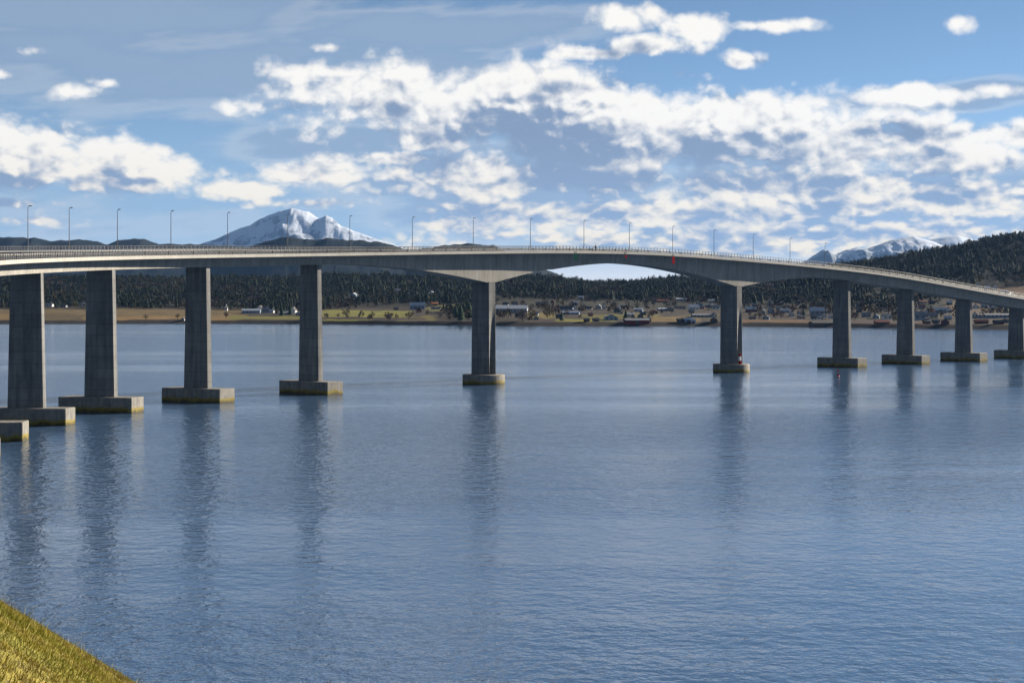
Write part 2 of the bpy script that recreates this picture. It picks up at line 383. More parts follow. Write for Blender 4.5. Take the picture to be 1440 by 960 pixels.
def depth(s):
    base = 2.35 if s < 20 else (2.75 if s < 60 else 2.75 + .45 * smooth01((s - 120) / 40))
    d = base
    for sp, l0, l1 in ((0, 46, 44.5), (89.1, 44.5, 42)):
        t = s - sp; L = l0 if t < 0 else l1; e = 1.75
        if abs(t) < L: d = max(d, base + (7.25 - base) * (1 - max(abs(t) - .6, 0) / L) ** e)
    return d
def at(s, n, z): x, y = axis(s); t = tangent(s); return (x + t[1] * n, y - t[0] * n, z)
BR = tag(empty('road_bridge', (*axis(0), 0)), 'long grey concrete road bridge curving across the fjord on tall piers', 'bridge')
B0 = Vector(BR.location)
def bpart(name, mb, mat, parent=None, smooth=False):
    me = mesh_from(name, [(v[0] - B0.x, v[1] - B0.y, v[2]) for v in mb.v], mb.f)
    return link(name, me, mat, parent or BR, smooth)

def concrete(name, base, dark, streak=.35, boards=True):
    m, b, p = material(name, .85, .25)
    pos = b.node('ShaderNodeNewGeometry').outputs['Position']
    s3 = b.node('ShaderNodeSeparateXYZ'); b.put(s3.inputs[0], pos)
    big = b.noise(pos, .25, 5.0, .6); fine = b.noise(pos, 3.0, 3.0, .6)
    runs = b.noise(b.xyz(b.mul(s3.outputs[0], 1.3), b.mul(s3.outputs[1], 1.3), b.mul(s3.outputs[2], .10)), 1.0, 4.0, .65)
    f = b.add(b.add(b.mul(b.sub(big, .5), 1.1), b.mul(b.sub(runs, .5), streak * 4)), b.mul(b.sub(fine, .5), .5))
    col = b.mix(b.lin(f, -.45, .45), dark, base)
    if boards:     # casting joints
        fr = b.m('FRACT', b.m('DIVIDE', s3.outputs[2], 1.9))
        j = b.m('LESS_THAN', fr, .05)
        lift = b.node('ShaderNodeTexWhiteNoise', noise_dimensions='2D'); b.put(lift.inputs['Vector'], b.xyz(b.m('FLOOR', b.m('DIVIDE', s3.outputs[2], 1.9)), b.m('FLOOR', b.m('DIVIDE', s3.outputs[0], 9.0))))
        col = b.mix(b.lin(lift.outputs['Value'], 0, 1, 0.0, .30), col, dark)
        col = b.mix(b.mul(j, .5), col, tuple(c * .55 for c in dark))
    b.put(p.inputs['Base Color'], col)
    bp = b.node('ShaderNodeBump'); bp.inputs['Strength'].default_value = .4; bp.inputs['Distance'].default_value = .02
    b.put(bp.inputs['Height'], fine); b.put(p.inputs['Normal'], bp.outputs[0])
    return m
M_CON = concrete('pier_concrete', (.20, .198, .190), (.082, .083, .085), .5)
M_GIR = concrete('girder_concrete', (.33, .31, .275), (.20, .187, .165), .55, False)
M_EDGE = concrete('edge_concrete', (.38, .365, .33), (.25, .24, .215), .3, False)
# footings: pale concrete, a belt of weed above the water and a wet foot
fm, b, p = material('footing_concrete', .8, .3)
pos = b.node('ShaderNodeNewGeometry').outputs['Position']; s3 = b.node('ShaderNodeSeparateXYZ'); b.put(s3.inputs[0], pos)
n = b.noise(pos, .8, 5.0, .65); runs = b.noise(b.xyz(b.mul(s3.outputs[0], 1.6), b.mul(s3.outputs[1], 1.6), b.mul(s3.outputs[2], .15)), 1.0, 4.0, .6)
c = b.mix(b.lin(b.add(b.mul(n, .5), b.mul(runs, .5)), .35, .65), (.095, .093, .088), (.22, .205, .178))
zz = b.add(s3.outputs[2], b.mul(b.sub(b.noise(pos, .55, 6.0, .65), .5), 2.0))
c = b.mix(b.ss(zz, 1.15, .65), c, (.17, .13, .018))
c = b.mix(b.ss(zz, .70, .10), c, (.045, .036, .010))
b.put(p.inputs['Base Color'], c)
M_FOOT = fm
am, b, p = material('asphalt', .55, .5)
n = b.noise(b.node('ShaderNodeNewGeometry').outputs['Position'], 1.5, 4.0, .6)
b.put(p.inputs['Base Color'], b.mix(n, (.04, .04, .042), (.07, .068, .066)))
M_ROAD = am
M_STEEL = plain('galvanised_steel', (.07, .072, .078), .6, .2, 2.0, .5, .3)
M_POLE = plain('lamp_steel', (.07, .075, .085), .5, .2, 2.0, .5, .2)

# ---- girder, edge beams, road
SS = np.unique(np.r_[np.arange(-262, 296, 4.0), np.arange(-46, 134, 1.5)])
gir = MB(); rings = []
for s in SS:
    d = depth(s); z = lambda n: ztop(s, n); hb = 2.55
    e_ = HW - .42
    prof = [(e_, z(e_) - .20), (e_, z(e_) - .58), (2.95, z(2.95) - .78), (2.80, z(2.8) - 1.0), (hb, z(HW) - d), (-hb, z(HW) - d), (-2.80, z(-2.8) - 1.0), (-2.95, z(-2.95) - .78), (-e_, z(-e_) - .58), (-e_, z(-e_) - .20)]
    rings.append([at(s, n, q) for n, q in prof])
gir.loft(rings); bpart('girder', gir, M_GIR)
for sg in (1, -1):
    eb = MB(); rings = []
    for s in SS:
        z0 = ztop(s, HW * sg)
        pr = [(HW, z0), (HW + .02, z0 - .60), (HW - .41, z0 - .60), (HW - .41, z0 - .06), (HW - .36, z0)]
        rings.append([at(s, n * sg, q) for n, q in pr])
    eb.loft([r[::-1] for r in rings] if sg < 0 else rings); bpart('edge_beam', eb, M_EDGE)
rd = MB(); rings = []
for s in SS:
    rings.append([at(s, n, ztop(s, n) - .19 + (.03 if n == 0 else 0)) for n in (-HW + .43, -3.6, 0, 3.6, HW - .43)])
V = [v for r in rings for v in r]; Fq = [(i * 5 + k, (i + 1) * 5 + k, (i + 1) * 5 + k + 1, i * 5 + k + 1) for i in range(len(rings) - 1) for k in range(4)]
rd.add(V, [f[::-1] for f in Fq]); road = bpart('road_surface', rd, M_ROAD)
M_PAINT = plain('road_paint', (.7, .7, .68), .6, .1)
for n0 in (-3.5, 3.5, 0):
    s = -255.0
    while s < 285:
        e = s + (3.0 if n0 == 0 else 540.0)
        st = np.linspace(s, e, 2 if n0 == 0 else 200)
        ed = [[at(a, n0 + w, ztop(a, n0) - (.150 if n0 == 0 else .172)) for a in st] for w in (-.06, .06)]
        k = len(st); mk = MB().add(ed[0] + ed[1], [(i, k + i, k + i + 1, i + 1) for i in range(k - 1)])
        bpart('lane_line' if n0 else 'lane_dash', mk, M_PAINT, road); s = e + 9.0

# ---- piers on their footings
PIERS = list(range(2, 14))      # indices into STA; 4 is the first whose shaft is in view
PIER_NO = {4 + k: ORD[k] for k in range(10)}
for i in PIERS:
    s = float(STA[i]); x, y = axis(s); t = tangent(s); nx, ny = t[1], -t[0]
    main = i in (8, 9)
    zt = ztop(s, HW) - depth(s) + (.25 if main else .04)
    def W(a, n, z): return (x + t[0] * a + nx * n, y + t[1] * a + ny * n, z)
    mb = MB()
    if main:   # slab shaft whose narrow sides open into a V groove towards the foot
        rings = []
        for k in range(13):
            f = k / 12; z = 2.1 + (zt - 2.1) * f; g = max(0, .74 - f) / .74 * 1.5
            hw, ht = 2.95 - .2 * f, 1.05 - .05 * f
            rings.append([W(-ht, -hw, z), W(-ht, hw, z), W(-.25, hw - g * .55, z), W(.0, hw - g * .75, z), W(ht - .12, hw - .0, z), W(ht, hw, z), W(ht, -hw, z), W(0, -hw + g * .75, z)])
        mb.loft(rings)
    else:
        rings = []
        for k in range(9):
            f = k / 8; z = 2.5 + (zt - 2.5) * f; hw = 2.88 - .43 * f; ht = .70 - .08 * f; c = .06
            rings.append([W(-ht, -hw + c, z), W(-ht, hw - c, z), W(-ht + c, hw, z), W(ht - c, hw, z), W(ht, hw - c, z), W(ht, -hw + c, z), W(ht - c, -hw, z), W(-ht + c, -hw, z)])
        mb.loft(rings)
    pier = bpart('pier', mb, M_CON)
    fb = MB()
    if main:
        rings = []
        for z, r in ((-4, 4.85), (2.1, 4.85), (2.25, 4.7)):
            rings.append([W(r * math.cos(q), r * math.sin(q), z) for q in np.linspace(0, 2 * math.pi, 48, endpoint=False)])
        fb.loft(rings)
    else:
        c = .10; rings = []; hl = 7.0 if i > 3 else 8.2
        for z, a, n in ((-4, 2.3, hl), (2.55, 2.3, hl), (2.65, 2.22, hl - .08)):
            rings.append([W(-a, -n + c, z), W(-a, n - c, z), W(-a + c, n, z), W(a - c, n, z), W(a, n - c, z), W(a, -n + c, z), W(a - c, -n, z), W(-a + c, -n, z)])
        fb.loft(rings)
    bpart('footing', fb, M_FOOT, pier)
    if i in PIER_NO:
        pier['label'] = 'tall %s concrete bridge pier, %s from left, on %s footing' % ('grooved' if main else 'slab', PIER_NO[i], 'round' if main else 'oblong')

# ---- railings: posts on the edge beams, three rails; posts in view on the near side are pieces of their own
POST = MB().box(-.05, .05, -.04, .04, 0, 1.12).mesh('post'); POST.materials.append(M_STEEL)
for sg in (1, -1):
    rl = MB()
    for hgt, rad in ((1.14, .045), (.80, .022), (.48, .022), (.18, .022)):
        rl.tube([at(s, (HW - .18) * sg, ztop(s, (HW - .18) * sg) + hgt) for s in np.arange(-258, 292, 3.0)], rad, 5)
    rail = bpart('railing', rl, M_STEEL)
    lots = MB(); cnt = 0
    for s in np.arange(-256, 288, 1.15):
        x, y, z = at(s, (HW - .18) * sg, ztop(s, (HW - .18) * sg)); h = heading(s)
        if sg > 0 and -178 < s and cnt < 300:
            o = link('post', POST, None, rail, loc=(x - B0.x, y - B0.y, z)); o.rotation_euler = (0, 0, h); cnt += 1
        else:
            ca, sa = math.cos(h), math.sin(h)
            bx = MB().box(-.05, .05, -.04, .04, 0, 1.12)
            lots.add([(x + v[0] * ca - v[1] * sa, y + v[0] * sa + v[1] * ca, z + v[2]) for v in bx.v], bx.f)
    o = bpart('post_row', lots, M_STEEL, rail); o['kind'] = 'stuff'
    # steel crash barrier inside the railing
    cb = MB(); rings = []
    for s in np.arange(-258, 292, 3.0):
        z = ztop(s, 4.25 * sg) - .16; w = sg
        rings.append([at(s, 4.25 * sg + a * w, z + q) for a, q in ((0, .45), (.05, .52), (0, .60), (.05, .68), (0, .75), (-.05, .75), (-.03, .60), (-.05, .45))])
    cb.loft(rings)
    for s in np.arange(-256, 288, 4.0):
        x, y, z = at(s, 4.33 * sg, ztop(s, 4.33 * sg) - .2); cb.box(x - .05, x + .05, y - .05, y + .05, z, z + .8)
    bpart('crash_barrier', cb, M_STEEL)

# ---- lamp posts along the far edge
LAMP_S = [-148.5,-132.8,-117.8,-102.5,-86.9,-71.0,-54.2,-36.2,-17.5,1.5,20.2,38.6,55.0,71.4,87.9,104.5,120.9,137.3,153.5,170.0,186.5,203.0,219.5]
LAMP_S = LAMP_S[1:18]
def lamp_proto():
    r = empty('street_lamp', (0, 0, 0))
    pm = MB().tube([(0, 0, -.12), (0, 0, .5), (0, 0, .55), (0, 0, 7.55)], [.10, .10, .08, .05], 8); link('pole', pm.mesh('pole'), M_POLE, r)
    am_ = MB().tube([(0, 0, 7.5), (0, -.08, 7.72), (0, -.25, 7.80)], [.045, .04, .035], 6); link('arm', am_.mesh('arm'), M_POLE, r)
    hd = MB().loft([[(-.12, -.15, 7.78), (.12, -.15, 7.78), (.12, -.15, 7.86), (-.12, -.15, 7.86)], [(-.17, -.45, 7.78), (.17, -.45, 7.78), (.14, -.45, 7.92), (-.14, -.45, 7.92)], [(-.10, -.75, 7.80), (.10, -.75, 7.80), (.08, -.75, 7.86), (-.08, -.75, 7.86)]])
    h = link('lamp_head', hd.mesh('lamp_head'), M_POLE, r)
    link('lens', MB().box(-.11, .11, -.62, -.28, 7.755, 7.779).mesh('lens'), plain('lamp_glass', (.6, .6, .58), .2, .05), h)
    bp_ = MB().box(-.16, .16, -.16, .16, -.20, -.10); link('base_plate', bp_.mesh('base_plate'), M_STEEL, r)
    return r
def copy_tree(o, parent=None):
    c = o.copy(); COL.objects.link(c); c.parent = parent
    for ch in list(o.children): copy_tree(ch, c)
    return c
LP = lamp_proto()
for k, s in enumerate(LAMP_S):
    o = LP if k == 0 else copy_tree(LP)
    x, y, z = at(s, -HW + .18, ztop(s, -HW + .18)); o.location = (x, y, z); o.rotation_euler = (0, 0, heading(s))
    tag(o, 'slender dark street lamp on the bridge deck, %s from left' % ORD[k], 'street lamp', 'street lamps along the bridge')
# ================================================================ houses on the far shore
WALL = {'white': (.62, .61, .58), 'grey': (.22, .23, .25), 'blue grey': (.20, .25, .32), 'dark red': (.12, .015, .015), 'brown': (.10, .06, .04), 'beige': (.45, .38, .28), 'orange': (.40, .17, .06), 'black': (.03, .03, .035), 'yellow': (.50, .38, .12)}
ROOF = {'dark': (.045, .045, .05), 'pale': (.34, .37, .42), 'red': (.16, .05, .04), 'grey': (.15, .16, .18), 'blue': (.17, .23, .33), 'orange': (.32, .12, .05)}
MW = {k: plain('wall_' + k.replace(' ', '_'), v, .8, .1, .3) for k, v in WALL.items()}
MR = {k: plain('roof_' + k, v, .7, .15, .3) for k, v in ROOF.items()}
M_WIN = plain('far_window', (.03, .035, .045), .2, .1, .3, .5)
# pixel column, pixel row of the base, width and height in pixels, wall, roof, g = gable end towards the water, l = long side
HOUSES = [(70,431,9,5,'white','grey','l'),(90,432,8,4,'grey','dark','l'),(116,430,8,5,'white','grey','l'),(258,452,3.5,4,'white','dark','g'),(318,437,4,9,'white','dark','g'),
 (354,440,26,6,'blue grey','pale','l'),(366,439,8,9,'white','dark','g'),(374,440,9,8,'grey','grey','l'),(382,440,7,5,'white','pale','l'),(400,442,14,4,'grey','pale','l'),(413,441,7,9,'white','dark','g'),(419,444,6,5,'beige','grey','l'),(411,426,18,3,'grey','pale','l'),
 (490,422,14,4,'blue grey','grey','l'),(498,418,9,6,'blue grey','pale','g'),(512,420,12,4,'grey','pale','l'),(559,412,8,6,'white','grey','l'),(592,415,36,4,'blue grey','blue','l'),(607,414,5,5,'white','pale','g'),(557,436,6,4,'grey','dark','l'),(587,435,21,10,'blue grey','pale','l'),(605,431,6,5,'beige','dark','g'),(611,430,9,5,'brown','orange','l'),(613,435,13,4,'grey','grey','l'),
 (711,399,6,4,'white','pale','l'),(720,440,44,11,'grey','pale','l'),(762,430,16,6,'dark red','dark','l'),(777,427,5,6,'brown','red','g'),(797,436,18,6,'blue grey','dark','l'),(808,435,6,6,'white','dark','g'),(803,399,4,4,'white','dark','g'),(803,442,24,4,'blue grey','blue','l'),(817,420,7,4,'grey','pale','l'),(821,434,9,6,'grey','grey','g'),(829,435,7,4,'white','dark','l'),(842,434,8,6,'grey','pale','g'),(849,435,5,8,'white','dark','g'),(825,453,8,5,'dark red','dark','l'),(838,452,9,5,'grey','dark','l'),(859,450,18,8,'blue grey','blue','g'),(870,436,4,7,'white','dark','g'),(873,442,4,6,'white','dark','g'),
 (886,445,12,5,'grey','pale','l'),(895,455,34,6,'dark red','grey','l'),(913,452,4,8,'white','dark','g'),(898,438,12,5,'blue grey','pale','l'),(905,443,9,4,'black','dark','l'),(919,441,9,5,'brown','orange','g'),(932,437,14,4,'grey','pale','l'),(943,437,10,6,'grey','grey','g'),(932,425,16,4,'brown','red','l'),(958,423,15,4,'grey','pale','l'),(956,434,16,5,'grey','dark','l'),(975,436,14,8,'white','pale','l'),(983,430,8,5,'blue grey','grey','g'),(989,446,32,5,'grey','grey','l'),(1004,446,6,6,'white','dark','g'),(957,453,10,5,'black','dark','l'),(968,453,11,6,'blue grey','blue','l'),(975,454,6,4,'white','pale','l'),(998,432,10,5,'grey','grey','l'),(1004,453,10,7,'brown','dark','g'),
 (1056,439,15,8,'dark red','pale','l'),(1058,449,9,4,'grey','dark','l'),(1073,442,7,8,'white','grey','g'),(1084,441,9,9,'blue grey','pale','g'),(1094,436,5,5,'white','grey','l'),(1104,440,13,6,'grey','pale','l'),(1113,445,7,6,'white','grey','g'),(1127,442,10,5,'blue grey','dark','l'),(1149,443,20,11,'grey','pale','l'),(1159,447,7,7,'white','grey','g'),(1168,448,6,7,'white','pale','g'),(1152,449,8,6,'white','grey','g'),(1158,457,38,5,'brown','dark','l'),
 (1218,446,12,7,'grey','grey','l'),(1232,448,9,6,'blue grey','pale','g'),(1247,449,12,8,'white','grey','l'),(1257,446,8,6,'grey','dark','g'),(1240,456,20,4,'brown','red','l'),
 (1293,450,16,12,'blue grey','grey','l'),(1303,446,6,9,'grey','pale','g'),(1312,448,12,8,'beige','grey','l'),(1322,440,18,8,'blue grey','pale','l'),(1334,440,7,8,'white','grey','g'),(1329,456,11,7,'dark red','dark','g'),(1303,455,9,6,'dark red','dark','l'),(1333,450,10,6,'grey','pale','l'),(1316,455,10,5,'grey','dark','l'),
 (1372,434,8,6,'white','grey','g'),(1384,432,9,6,'blue grey','pale','l'),(1396,433,14,8,'white','pale','l'),(1406,434,6,6,'grey','grey','g'),(1371,446,8,7,'white','grey','g'),(1400,446,50,5,'blue grey','grey','l'),(1380,455,18,6,'brown','red','l'),(1404,456,14,6,'dark red','dark','l'),(1414,454,8,5,'grey','dark','g'),
 (1388,409,8,7,'blue grey','pale','l'),(1399,408,6,9,'white','dark','g'),(1375,404,6,5,'white','grey','l'),(1411,412,9,4,'grey','pale','l'),(1420,414,8,4,'white','grey','l')]
PX = [37.7,141.9,278.6,437,680.2,1028.3,1183.7,1273.7,1355.3,1430]
def gap_of(u):
    if u < PX[0]: return 'left of the first bridge pier'
    for k in range(9):
        if PX[k] <= u < PX[k + 1]: return 'between %s and %s bridge piers' % (ORD[k], ORD[k + 1])
    return 'beyond the tenth bridge pier'
hr = random.Random(21)
for k in range(70):      # the rest of the scattered village, looser towards the woods
    u = hr.uniform(700, 1020) if k < 34 else hr.uniform(1045, 1450)
    yb = hr.uniform(424, 452) if u < 1340 else hr.uniform(432, 455)
    if all(abs(u - h[0]) > (h[2] + 7) / 2 or abs(yb - h[1]) > 4 for h in HOUSES):
        HOUSES.append((round(u, 1), round(yb, 1), round(hr.uniform(5.5, 10), 1), round(hr.uniform(4, 6.5), 1), hr.choice(['white', 'grey', 'grey', 'blue grey', 'brown', 'beige', 'dark red', 'black']), hr.choice(['dark', 'dark', 'grey', 'grey', 'pale', 'red']), hr.choice('glll')))
HOUSES.sort()
count = {}
HOUSE_UR = []
for (u, yb, w, h, wc, rc, g) in HOUSES:
    r = row_at(u, yb); x, D = place(u, r); z = float(ground(u, r)); k = D / F
    HOUSE_UR.append((u, r, w))
    wm_, hm_ = w * k, max(h * k, 2.4)
    yaw = random.uniform(-.25, .25)
    above = yb < 420 and u > 1360
    gap = 'above the deck at right' if above else gap_of(u)
    row = 'waterside row' if yb >= 449 else ('middle row' if yb >= 439 else 'upper row')
    key = (gap, row); count[key] = count.get(key, 0) + 1
    kind = 'house' if w < 13 else ('long building' if h < 7 else 'large building')
    if yb > 451: kind = 'boathouse'
    rt = empty('building' if 'building' in kind else kind, (x, D, z - .3), yaw)
    tag(rt, '%s %s, %s from left in %s %s' % (wc, kind, ORD[count[key] - 1], row, gap), 'building' if 'building' in kind else kind, 'buildings on the far shore')
    dp = wm_ * .8 if g == 'l' and w < 13 else (min(wm_ * .45, 11) if g == 'l' else wm_ * 1.35)
    eav = .3 + hm_ * (.58 if g == 'l' else .55); top = .3 + hm_
    a, c = wm_ / 2, dp / 2
    wall = MB(); roof = MB(); ov = .35
    wall.box(-a, a, -c, c, -1.0, eav)
    if g == 'l':
        wall.add([(-a, -c, eav), (-a, c, eav), (-a, 0, top - .12)], [(0, 2, 1)]); wall.add([(a, -c, eav), (a, c, eav), (a, 0, top - .12)], [(0, 1, 2)])
        sl = (top - eav) / c
        roof.add([(-a - ov, -c - ov, eav - sl * ov), (a + ov, -c - ov, eav - sl * ov), (a + ov, 0, top), (-a - ov, 0, top), (-a - ov, c + ov, eav - sl * ov), (a + ov, c + ov, eav - sl * ov)], [(0, 1, 2, 3), (3, 2, 5, 4)])
        roof.add([(-a - ov, -c - ov, eav - sl * ov - .2), (a + ov, -c - ov, eav - sl * ov - .2), (a + ov, 0, top - .2), (-a - ov, 0, top - .2), (-a - ov, c + ov, eav - sl * ov - .2), (a + ov, c + ov, eav - sl * ov - .2)], [(3, 2, 1, 0), (4, 5, 2, 3)])
    else:
        wall.add([(-a, -c, eav), (a, -c, eav), (0, -c, top - .12)], [(0, 1, 2)]); wall.add([(-a, c, eav), (a, c, eav), (0, c, top - .12)], [(0, 2, 1)])
        sl = (top - eav) / a
        roof.add([(-a - ov, -c - ov, eav - sl * ov), (-a - ov, c + ov, eav - sl * ov), (0, c + ov, top), (0, -c - ov, top), (a + ov, -c - ov, eav - sl * ov), (a + ov, c + ov, eav - sl * ov)], [(0, 3, 2, 1), (3, 4, 5, 2)])
        roof.add([(-a - ov, -c - ov, eav - sl * ov - .2), (-a - ov, c + ov, eav - sl * ov - .2), (0, c + ov, top - .2), (0, -c - ov, top - .2), (a + ov, -c - ov, eav - sl * ov - .2), (a + ov, c + ov, eav - sl * ov - .2)], [(0, 1, 2, 3), (3, 2, 5, 4)])
    wo = link('wall', wall.mesh('wall'), MW[wc], rt)
    ro = link('roof', roof.mesh('roof'), MR[rc], rt)
    if w < 13 and h > 4:
        cx_ = a * .4 if g == 'l' else 0
        link('chimney', MB().box(cx_ - .35, cx_ + .35, -.35 + (0 if g == 'l' else c * .4), .35 + (0 if g == 'l' else c * .4), top - .9, top + .7).mesh('chimney'), MW['grey'], ro)
    nw = max(2, int(wm_ / 2.6)); wins = []
    if yb < 452:
        for i in range(min(nw, 12)):
            cx = -a + (i + .5) * wm_ / min(nw, 12)
            for zc in ([eav * .55] if eav < 4.2 else [eav * .3, eav * .72]):
                link('window', MB().box(cx - .5, cx + .5, -c - .04, -c + .05, zc - .55, zc + .55).mesh('window'), M_WIN, rt)
    else:
        link('door', MB().box(-1.1, 1.1, -c - .04, -c + .05, -.6, min(2.4, eav * .8)).mesh('door'), MR['dark'], rt)

# ================================================================ woods
def conifer_template(rng, tiers=4, n=8, base=.12):
    V = []; T = []
    for k in range(tiers):
        z0 = base + (1 - base) * k / tiers * .92; z1 = min(1.0, z0 + (1 - base) / tiers * 1.7); r = .25 * (1 - k / tiers * .80)
        o = len(V); V.append((0, 0, z1))
        for i in range(n):
            a = 2 * math.pi * (i + .5 * (k % 2)) / n; q = r * (1.15 if i % 2 else .72) * rng.uniform(.8, 1.2); V.append((q * math.cos(a), q * math.sin(a), z0 - (.03 if i % 2 else -.02)))
        T += [(o, o + 1 + i, o + 1 + (i + 1) % n) for i in range(n)]
    return np.array(V), np.array(T)
def clump_template(rng, n=46, low=.25, wid=.33, fl=.10):
    """open crown of small twig-and-leaf faces"""
    V = []; T = []
    for k in range(n):
        while True:
            p_ = rng.uniform(-1, 1, 3)
            if np.dot(p_, p_) < 1: break
        c = np.array([p_[0] * wid, p_[1] * wid, low + (1 - low) * (.5 + .5 * p_[2])]); d = rng.normal(0, 1, (3, 3)) * fl; o = len(V)
        V += [tuple(c + d[0]), tuple(c + d[1]), tuple(c + d[2])]; T.append((o, o + 1, o + 2))
    o = len(V); V += [(-.02, 0, 0), (.02, 0, 0), (0, .02, 0), (0, 0, .8)]; T += [(o, o + 1, o + 3), (o + 1, o + 2, o + 3), (o + 2, o, o + 3)]
    return np.array(V), np.array(T)
def wood(name, pts, temps, hlo, hhi, palette, mat):
    Vs, Ts, Cs = [], [], []; off = 0; pts = np.asarray(pts)
    kinds = RNG.integers(0, len(temps), len(pts))
    for ki, (TV, TT) in enumerate(temps):
        P_ = pts[kinds == ki]; n = len(P_)
        if not n: continue
        h = RNG.uniform(hlo, hhi, n) * (.75 + .5 * vnoise(P_[:, 0] / 30, P_[:, 1] / 30, 5)); a = RNG.uniform(0, 6.283, n); wdt = RNG.uniform(.85, 1.25, n)
        ca, sa = np.cos(a), np.sin(a)
        X = (TV[None, :, 0] * ca[:, None] - TV[None, :, 1] * sa[:, None]) * (h * wdt)[:, None] + P_[:, 0, None]
        Y = (TV[None, :, 0] * sa[:, None] + TV[None, :, 1] * ca[:, None]) * (h * wdt)[:, None] + P_[:, 1, None]
        Z = TV[None, :, 2] * h[:, None] + P_[:, 2, None] - .3
        Vs.append(np.stack([X, Y, Z], -1).reshape(-1, 3)); Ts.append((TT[None] + (np.arange(n) * len(TV))[:, None, None] + off).reshape(-1, 3)); off += n * len(TV)
        c = np.array(palette)[RNG.integers(0, len(palette), n)] * RNG.uniform(.85, 1.15, (n, 1)); Cs.append(np.repeat(c, len(TV), 0))
    me = fast_mesh(name, np.concatenate(Vs), np.concatenate(Ts)); set_color(me, 'leaf', np.concatenate(Cs))
    return link(name, me, mat)
M_LEAF, b, p = material('foliage', .9, .1)
b.put(p.inputs['Base Color'], b.node('ShaderNodeVertexColor', layer_name='leaf').outputs[0])
M_BARK = plain('bark', (.06, .045, .035), .9, .2, 2.0)
rng = np.random.default_rng(3)
CON = [conifer_template(rng) for _ in range(4)] + [clump_template(rng, 95, .10, .30, .062) for _ in range(6)]
DEC = [clump_template(rng, 52, .22, .34, .085) for _ in range(5)]
# where each kind of wood stands
def scatter(n, u0, u1, r0, r1):
    u = RNG.uniform(u0, u1, n); r = RNG.uniform(r0, r1, n); return u, r
hu = np.array(HOUSE_UR)
def clear(u, r):
    ok = np.ones(len(u), bool)
    for (a, c, w) in hu: ok &= ~((np.abs(u - a) < w * .5 + 3) & (r > c - 45) & (r < c + 14))
    for (u0, u1, r0, r1, col) in FIELDS:
        if col[0] > .13: ok &= ~((u > u0 - 2) & (u < u1 + 2) & (r > r0 - 8) & (r < r1 + 4))
    return ok
def lower_edge(u):      # how far behind the shore the conifers begin
    return np.interp(u, [-300, 0, 140, 300, 345, 440, 470, 600, 640, 660, 700, 860, 1000, 1100, 1200, 1300, 1360, 1440, 1800], [215, 215, 215, 215, 130, 110, 235, 300, 60, 50, 420, 400, 330, 240, 200, 260, 430, 440, 440])
u, r = scatter(30000, -330, 1830, 40, 1000)
dens = np.clip((r - lower_edge(u)) / 50, 0, 1) * (.55 + .45 * (vnoise(u / 30, r / 60, 12) > .35))
dens = dens * np.where(fbm(u / 60, r / 110, 55, 3) > .56, .35, 1.0)      # openings with leafless wood
ok = (RNG.uniform(0, 1, len(u)) < dens) & clear(u, r); u, r = u[ok], r[ok]
x, D = place(u, r); conif = np.stack([x, D, ground(u, r)], -1)
o = wood('conifer_forest', conif, CON, 5, 9.5, [(.011, .019, .012), (.015, .023, .013), (.010, .016, .012), (.022, .026, .013)], M_LEAF); o['kind'] = 'stuff'
tag(o, 'dark spruce and pine forest covering the hills behind the far shore', 'forest')
u, r = scatter(9000, -330, 1830, 14, 520)
dens = np.where((u > 690), .34, .18) * (vnoise(u / 18, r / 40, 31) > .40) * np.clip((lower_edge(u) + 150 - r) / 80, 0, 1)
dens = np.where((u > 440) & (u < 690) & (r < 75), .5, dens); dens = np.where((u < 340) & (r < 210), np.where(r < 45, .16, .05), dens)
ok = (RNG.uniform(0, 1, len(u)) < dens) & clear(u, r); u, r = u[ok], r[ok]
u2, r2 = scatter(12000, -330, 1830, 200, 950); m2 = (fbm(u2 / 60, r2 / 110, 55, 3) > .54) & clear(u2, r2) & (r2 > lower_edge(u2)); u = np.r_[u, u2[m2]]; r = np.r_[r, r2[m2]]
x, D = place(u, r)
o = wood('bare_wood', np.stack([x, D, ground(u, r)], -1), DEC, 3.5, 7.5, [(.045, .031, .027), (.038, .028, .028), (.055, .042, .026), (.03, .027, .023), (.07, .058, .028)], M_LEAF); o['kind'] = 'stuff'
tag(o, 'leafless brown birch and scrub wood among the far shore houses', 'wood')

